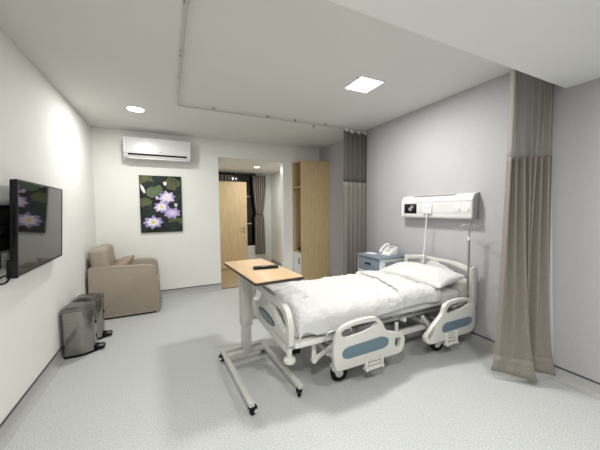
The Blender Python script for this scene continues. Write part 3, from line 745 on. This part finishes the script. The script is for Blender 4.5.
bed_caster(1.215, 1.905, -.25); bed_caster(2.455, 1.86, 2.95); bed_caster(1.20, 2.60, 2.6); bed_caster(2.40, 2.60, .4)
# mattress retainers on the near side
for (x0, x1) in ((1.06, 1.30),):
    quick('mattress_retainer', 'chrome', bed, lambda b: tube(b, smooth_open([Vector(p) for p in ((x0, 1.83, .415), (x0, 1.79, .42), (x0, 1.776, .48), (x0 + .02, 1.774, .50), (x1 - .02, 1.774, .50), (x1, 1.776, .48), (x1, 1.79, .42), (x1, 1.83, .415))], 4), .007, 10))
# side rails
RY0, RY1 = 1.722, 1.757
def side_rail(outer, holes, blue, lx, lz, pivots):
    r_ = quick('side_rail', 'plastic', bed, lambda b: panel(b, outer, holes, 'xz', RY0, RY1, .009))
    g = quick('accent_panel', 'blue', r_, lambda b: prism(b, blue, 'y', RY0 - .003, RY0 + .004, .0015)); g['label'] = 'slate blue inlay'
    def latch(b):
        for x in (lx[0], lx[1]):
            box(b, x - .012, x + .012, RY0 - .018, RY0 + .012, lz - .075, lz + .03, .005)
            cyl(b, (x, RY0 - .022, lz + .028), (x, RY0 + .005, lz + .028), .011, n=14); cyl(b, (x, RY0 - .022, lz - .07), (x, RY0 + .02, lz - .07), .014, n=14)
        box(b, lx[0] - .0, lx[1] + .0, RY0 - .014, RY0 + .016, lz - .085, lz - .055, .005)
        box(b, lx[0] + .02, lx[1] - .02, RY0 - .012, RY0 + .0, lz - .045, lz - .025, .004)
    quick('release_latch', 'plastic', r_, latch)
    def arm(b):
        for x in pivots:
            box(b, x - .02, x + .02, RY1, RY1 + .018, .20, .37, .005); box(b, x - .02, x + .02, RY1, 1.885, .348, .372, .005)
    quick('rail_arm', 'pole', r_, arm)
side_rail(rounded([(1.095, .42), (1.145, .53), (1.24, .56), (1.40, .572), (1.52, .562), (1.575, .495), (1.61, .425), (1.80, .365), (1.828, .315), (1.80, .215), (1.755, .20), (1.17, .20), (1.115, .21), (1.10, .30)],
                  [.06, .07, .1, .1, .06, .05, .05, .05, .04, .04, .05, .03, .04, .06], 5),
          [rounded([(1.155, .49), (1.19, .518), (1.30, .535), (1.49, .535), (1.53, .505), (1.48, .472), (1.36, .45), (1.205, .443)], .025, 4),
           rounded([(1.712, .345), (1.783, .335), (1.765, .26), (1.742, .24), (1.71, .28)], .012, 3)],
          rounded([(1.172, .30), (1.172, .355), (1.22, .375), (1.57, .39), (1.635, .36), (1.638, .31), (1.59, .285), (1.22, .28)], .03, 5),
          (1.40, 1.56), .222, (1.35, 1.6))
side_rail(rounded([(2.072, .27), (2.20, .37), (2.31, .45), (2.325, .52), (2.39, .55), (2.55, .56), (2.68, .545), (2.76, .51), (2.80, .42), (2.795, .24), (2.745, .19), (2.145, .185), (2.085, .22)],
                  [.04, .05, .05, .05, .06, .1, .06, .06, .08, .05, .05, .05, .04], 5),
          [rounded([(2.355, .462), (2.392, .512), (2.55, .53), (2.70, .515), (2.725, .478), (2.62, .448), (2.39, .43)], .02, 4),
           rounded([(2.118, .27), (2.205, .343), (2.20, .30), (2.175, .24), (2.13, .232)], .012, 3)],
          rounded([(2.295, .28), (2.30, .335), (2.36, .355), (2.71, .355), (2.74, .33), (2.735, .285), (2.69, .27), (2.33, .262)], .025, 5),
          (2.36, 2.50), .212, (2.35, 2.6))

# mattress
b = bmesh.new(); box(b, FX + .045, HX - .045, 1.862, 2.675, .4485, .575, .04, 4)
tag(obj('mattress', b, 'sheet', loc=(1.8, 2.27, .4485)), 'pale grey mattress showing at the head end under the white duvet', 'mattress')

# duvet
def duvet(b):
    r = .085
    def prof(s, half, hang):        # s from -1..1 across the cloth -> (offset, drop)
        flat = half - r; arc = r * PI / 2; tot = flat + arc + hang; d = abs(s) * tot; sg = 1 if s >= 0 else -1
        if d < flat: return sg * d, 0.
        if d < flat + arc: a = (d - flat) / r; return sg * (flat + r * math.sin(a)), r * (1 - math.cos(a))
        return sg * half, r + (d - flat - arc)
    NX, NY = 150, 110
    def P(u, v):
        x = .848 + u * (2.47 - .848)
        # foot end rolls down
        d = u * (2.47 - .848 + .12) ; dropx = 0.
        if d < .13: a = (1 - d / .13) * PI / 2; x = .852 + .09 * (1 - math.sin(a)); dropx = .09 * (1 - math.cos(a)) * 1.3
        else: x = .852 + .09 + (d - .13) * (2.42 - .942) / (1.742 - .13)
        nearhang = (.09 if x < 1.15 else max(.03, .09 - .09 * (x - 1.15))) + .018 * noise.noise(Vector((x * 3, 0, 2)))
        if x < 1.0: nearhang -= .06 * (1.0 - x) / .15
        half = .475 - .022 * max(0, (x - 1.6)); cyy = 2.285 - .012 * (x - .9) + (.0)
        if v < .5: oy, dz = prof(v * 2 - 1, half + (cyy - 1.812 - .475), nearhang)
        else: oy, dz = prof(v * 2 - 1, half, .05)
        y = cyy + oy
        z = .655 - .02 * max(0, min(1, (x - 1.9) / .5))
        z += .010 * math.cos((y - 2.27) / .45 * PI / 2)
        n1 = noise.noise(Vector((x * 3.2, y * 3.2, 1))); n2 = noise.noise(Vector((x * 9 + y * 3, y * 8, 4))); n3 = noise.noise(Vector((x * 20, y * 24 + x * 6, 7)))
        ridge = 1 - abs(noise.noise(Vector((x * 4 + y * 2.5, y * 6 - x * 1.5, 9)))) * 2.2
        r2_ = 1 - abs(noise.noise(Vector((x * 7 - y * 4, y * 5 + x * 2, 21)))) * 3.
        top = .014 * n1 + .009 * n2 + .0035 * n3 + .011 * max(0, ridge) ** 2 + .008 * max(0, r2_) ** 2
        xe = 1.88 + .16 * math.sin(max(0, min(1, (y - 1.85) / .8)) * PI * .6)
        stp = max(0, min(1, (x - xe) / .012)); top += .030 * stp * max(0, 1 - (x - xe) / .9)
        zz = z - dz - dropx + top * (1 if dz < r else .3)
        if dz >= r * .8: y += (-1 if v < .5 else 1) * (.010 * n1 + .006 * n2 + .004 * math.sin(x * 22 + 3 * n1))
        return (x, y, zz)
    grid(b, P, NX, NY)
b = bmesh.new(); duvet(b)
pts = []
for i in range(34):
    y = 1.80 + .0245 * i
    xe = 1.885 + .16 * math.sin(max(0, min(1, (y - 1.85) / .8)) * PI * .6)
    c = [v for v in b.verts if abs(v.co.x - xe) < .02 and abs(v.co.y - y) < .02]
    if c:
        v = max(c, key=lambda q: q.co.z); pts.append(Vector((xe, y, v.co.z + .006)))
side = sorted([v.co.copy() for v in b.verts if abs(v.co.x - 1.885) < .012 and v.co.y < 1.86], key=lambda q: q.z)
side = [Vector((1.885, q.y - .007, q.z)) for q in side[::3]]
pts = side + [p for p in pts if p.y > 1.87]
dv = tag(obj('duvet', b, 'duvet', loc=(1.6, 2.27, .5), angle=180, solid=.012), 'crumpled white duvet spread over the hospital bed', 'duvet')
b = bmesh.new(); tube(b, smooth_open(pts, 3), .0055, 8); bmesh.ops.translate(b, vec=(-1.6, -2.27, -.5), verts=b.verts)
obj('turned_edge', b, 'sheet', dv, local=True)

# pillow
pm = Matrix.Translation((2.53, 2.212, .708)) @ Matrix.Rotation(math.radians(2), 4, 'Z') @ Matrix.Rotation(math.radians(-9), 4, 'Y')
tag(quick('pillow', 'pillow', None, lambda b: cushion_bm(b, .43, .85, .172, pm, .06, 60), loc=(2.55, 2.2, .65), angle=180), 'plump white pillow leaning on the headboard of the hospital bed', 'pillow')

# ------------------------------------------------------------------ IV pole
ix, iy = 2.757, 1.782
t = thing('iv_pole', 'thin grey drip pole standing at the near corner of the headboard', 'drip stand', (ix, iy, .36))
quick('pole', 'pole', t, lambda b: cyl(b, (ix, iy, .40), (ix, iy, 1.13), .011, n=14))
quick('upper_pole', 'chrome', t, lambda b: cyl(b, (ix, iy, 1.13), (ix, iy, 1.29), .0075, n=12))
quick('collar', 'white_plastic', t, lambda b: cyl(b, (ix, iy, 1.115), (ix, iy, 1.15), .015, n=14))
quick('mount', 'pole', t, lambda b: (box(b, ix - .015, ix + .045, iy - .015, iy + .015, .36, .42, .004), box(b, ix - .02, ix + .01, iy + .01, 1.872, .37, .395, .003)))
for k in range(4):
    a = k * PI / 2 + PI / 4
    def hk(b):
        pts = [(0, 1.275), (.03, 1.27), (.06, 1.265), (.075, 1.255), (.085, 1.265), (.086, 1.285)]
        tube(b, smooth_open([Vector((ix + q * .55 * math.cos(a), iy + q * 1.3 * math.sin(a), z)) for q, z in pts], 3), .0042, 8)
    quick('hook', 'chrome', t, hk)

# ------------------------------------------------------------------ bedhead console
ky0, ky1, kz0, kz1 = 1.78, 2.725, 1.325, 1.605; kx = 2.80
t = thing('bedhead_console', 'long white bedhead service console mounted on the grey wall above the bed', 'bedhead unit', (XR, 2.25, kz0))
kp = rounded([(XR, kz0), (kx + .012, kz0), (kx, kz0 + .02), (kx, kz1 - .07), (kx + .03, kz1 - .015), (XR, kz1)], [0, .008, .008, .02, .03, 0], 4)
quick('body', 'console', t, lambda b: panel(b, [(p[0], p[1]) for p in kp], [], 'xz', ky0 + .012, ky1 - .012, 0), angle=30)
for a, m_ in ((ky0, 'shade_grey'), (ky1 - .013, 'white_plastic')):
    quick('end_cap', m_, t, lambda b: panel(b, [(p[0] - (.003 if p[0] < XR - .001 else 0), p[1]) for p in kp], [], 'xz', a, a + .013, .002))
quick('light_slot', 'shade_grey', t, lambda b: box(b, -.018, .018, 2.0, 2.56, -.002, .004, .002, 2, Matrix.Translation((kx + .042, 0, kz1 - .012)) @ Matrix.Rotation(math.radians(-14), 4, 'Y')))
quick('groove', 'shade_grey', t, lambda b: (box(b, kx - .0012, kx + .004, ky0 + .013, ky1 - .2, kz1 - .088, kz1 - .084), box(b, kx - .0012, kx + .004, ky0 + .013, ky1 - .2, kz0 + .062, kz0 + .066)), smooth=False)
sc = quick('gas_outlet_recess', 'gloss_black', t, lambda b: box(b, kx - .004, kx + .01, 2.485, 2.68, kz0 + .055, kz0 + .175, .003))
quick('gas_outlet', 'socket_grey', sc, lambda b: (cyl(b, (kx - .004, 2.57, kz0 + .11), (kx - .02, 2.57, kz0 + .11), .025), box(b, kx - .012, kx - .003, 2.53, 2.57, kz0 + .12, kz0 + .155, .003)))
quick('gas_outlet', 'black', sc, lambda b: (cyl(b, (kx - .004, 2.63, kz0 + .10), (kx - .02, 2.63, kz0 + .10), .022), box(b, kx - .016, kx - .003, 2.60, 2.65, kz0 + .085, kz0 + .12, .004)))
bp = quick('socket_box', 'white_plastic', t, lambda b: box(b, kx - .022, kx + .002, 2.255, 2.375, kz0 + .055, kz0 + .165, .004))
quick('jack', 'socket_grey', bp, lambda b: (box(b, kx - .0235, kx - .0215, 2.285, 2.30, kz0 + .115, kz0 + .13), box(b, kx - .0235, kx - .0215, 2.325, 2.34, kz0 + .115, kz0 + .13)))
for y in (1.85, 1.95):
    pt = quick('socket_plate', 'white_plastic', t, lambda b: box(b, kx - .005, kx + .002, y - .043, y + .043, kz0 + .08, kz0 + .17, .003))
    def pins(b):
        for (dy, dz) in ((0, .018), (-.016, -.008), (.016, -.008)): box(b, kx - .0062, kx - .0045, y + dy - .004, y + dy + .004, kz0 + .125 + dz - .006, kz0 + .125 + dz + .006)
        box(b, kx - .009, kx - .0045, y - .034, y - .024, kz0 + .09, kz0 + .105, .001)
    quick('pin_holes', 'socket_grey', pt, pins, smooth=False)
def kmarks(b):
    for y in (2.07, 2.12, 2.17): box(b, kx - .0012, kx + .001, y - .014, y + .014, kz0 + .14, kz0 + .146)
    for y in (2.10, 2.15): box(b, kx - .0012, kx + .001, y - .012, y + .012, kz0 + .095, kz0 + .10)
    for y in (2.56, 2.65): box(b, kx - .0012, kx + .001, y - .01, y + .01, kz0 + .035, kz0 + .045)
quick('printed_marks', 'steel_paint', t, kmarks, smooth=False)
# nurse call cord
t = thing('nurse_call_cord', 'white nurse call cord hanging from the console to the headboard', 'cord', (2.79, 2.3, .8))
def cord(b):
    pts = [(kx - .03, 2.31, kz0 + .07), (kx - .03, 2.31, kz0 + .01), (kx - .028, 2.325, 1.15), (kx - .03, 2.33, 1.0), (kx - .04, 2.335, .88)]
    tube(b, smooth_open([Vector(p) for p in pts], 5), .0065, 8)
quick('cable', 'white_plastic', t, cord)
hs = quick('call_handset', 'white_plastic', t, lambda b: box(b, kx - .065, kx - .034, 2.315, 2.36, .785, .885, .008, 3))
quick('call_button', 'black', hs, lambda b: (cyl(b, (kx - .0655, 2.337, .855), (kx - .068, 2.337, .855), .008), cyl(b, (kx - .0655, 2.337, .825), (kx - .068, 2.337, .825), .008)))

# ------------------------------------------------------------------ bedside cabinet
nx0, nx1, ny0, ny1, nz = 2.43, 2.895, 2.725, 3.19, .815
t = thing('bedside_cabinet', 'blue grey and white bedside cabinet between the bed and the far curtain', 'cabinet', ((nx0 + nx1) / 2, (ny0 + ny1) / 2, 0))
quick('top', 'ns_blue', t, lambda b: (box(b, nx0 - .012, nx1, ny0 - .012, ny1 + .012, nz - .03, nz - .005, .006), box(b, nx0, nx1 - .01, ny0 + .03, ny1 - .03, nz - .006, nz, .002)))
quick('body', 'white_plastic', t, lambda b: (box(b, nx0 + .01, nx1 - .002, ny0, ny0 + .02, .08, nz - .03, .003), box(b, nx0 + .01, nx1 - .002, ny1 - .02, ny1, .08, nz - .03, .003), box(b, nx1 - .02, nx1 - .002, ny0 + .02, ny1 - .02, .08, nz - .03), box(b, nx0 + .02, nx1 - .02, ny0 + .02, ny1 - .02, .08, .10)))
quick('side_panel', 'ns_blue', t, lambda b: box(b, nx0 + .09, nx1 - .05, ny0 - .004, ny0 + .001, .5, nz - .07, .002))
dd = quick('drawer', 'ns_blue', t, lambda b: box(b, nx0, nx0 + .4, ny0 + .022, ny1 - .022, .60, nz - .035, .004))
quick('handle', 'black', dd, lambda b: box(b, nx0 - .008, nx0 + .002, 2.90, 3.02, .69, .715, .004))
quick('pull_out_tray', 'white_plastic', t, lambda b: box(b, nx0 - .004, nx0 + .4, ny0 + .022, ny1 - .022, .575, .595, .002))
dd = quick('door', 'ns_blue', t, lambda b: box(b, nx0, nx0 + .018, ny0 + .022, ny1 - .022, .10, .57, .004))
quick('handle', 'black', dd, lambda b: box(b, nx0 - .008, nx0 + .002, 2.9, 3.02, .50, .525, .004))
for (x, y) in ((nx0 + .05, ny0 + .05), (nx0 + .05, ny1 - .05), (nx1 - .05, ny0 + .05), (nx1 - .05, ny1 - .05)):
    quick('caster', 'black', t, lambda b: (lathe(b, [(.01, -.01), (.022, -.01), (.025, 0), (.022, .01), (.01, .01)], 18, Matrix.Translation((x, y, .025)) @ Matrix.Rotation(PI / 2, 4, 'X')), cyl(b, (x, y, .045), (x, y, .082), .01), box(b, x - .012, x + .012, y - .014, y + .014, .036, .052, .003)))
b = bmesh.new(); box(b, -.05, .05, -.075, .075, 0, .003, 0, 1, Matrix.Translation((2.58, 3.06, nz)) @ Matrix.Rotation(.2, 4, 'Z'))
tag(obj('paper_slip', b, 'paper', smooth=False, loc=(2.58, 3.06, nz)), 'small white paper lying on the bedside cabinet beside the telephone', 'paper')
# telephone
pmx = Matrix.Translation((2.70, 2.86, nz)) @ Matrix.Rotation(math.radians(12), 4, 'Z')
t = thing('telephone', 'white desk telephone with its handset on the bedside cabinet', 'telephone', (2.70, 2.86, nz))
def phone(b):
    t_ = bmesh.new(); prism(t_, rounded([(-.10, .002), (.10, .002), (.10, .10), (.07, .11), (-.09, .035)], .008, 3), 'y', -.085, .085, .004); merge(b, t_, pmx)
quick('base', 'white_plastic', t, phone)
slope = math.atan2(.075, .16)
km = pmx @ Matrix.Translation((-.085, 0, .0385)) @ Matrix.Rotation(-slope, 4, 'Y')
quick('stand', 'black', t, lambda b: box(b, -.02, .09, -.08, .08, 0.0, .02, .002, 2, pmx @ Matrix.Translation((.012, 0, 0))))
quick('display', 'socket_grey', t, lambda b: box(b, .12, .15, -.065, .02, -.002, .003, .001, 2, km))
for k in range(12):
    quick('key', 'steel_paint', t, lambda b: box(b, .025 + (k // 3) * .022, .039 + (k // 3) * .022, -.06 + (k % 3) * .026, -.042 + (k % 3) * .026, -.001, .004, .0015, 2, km))
def hand(b):
    pts = [(0, 0, .02), (.02, 0, .036), (.09, 0, .044), (.16, 0, .036), (.18, 0, .02)]
    tube(b, smooth_open([km @ Vector((p[0] - .005, .055, p[2])) for p in pts], 4), .014, 12)
    for x in (0, .175): cyl(b, km @ Vector((x - .003, .055, .003)), km @ Vector((x - .003, .055, .028)), .022, .024, 18)
quick('handset', 'white_plastic', t, hand)

# ------------------------------------------------------------------ world / view
w = bpy.data.worlds.new('night'); S.world = w; w.use_nodes = True
w.node_tree.nodes['Background'].inputs['Color'].default_value = (.01, .012, .016, 1)
w.node_tree.nodes['Background'].inputs['Strength'].default_value = 1
S.view_settings.view_transform = 'Standard'; S.view_settings.look = 'None'
S.view_settings.exposure = .33; S.view_settings.gamma = 1.; S.view_settings.use_curve_mapping = False
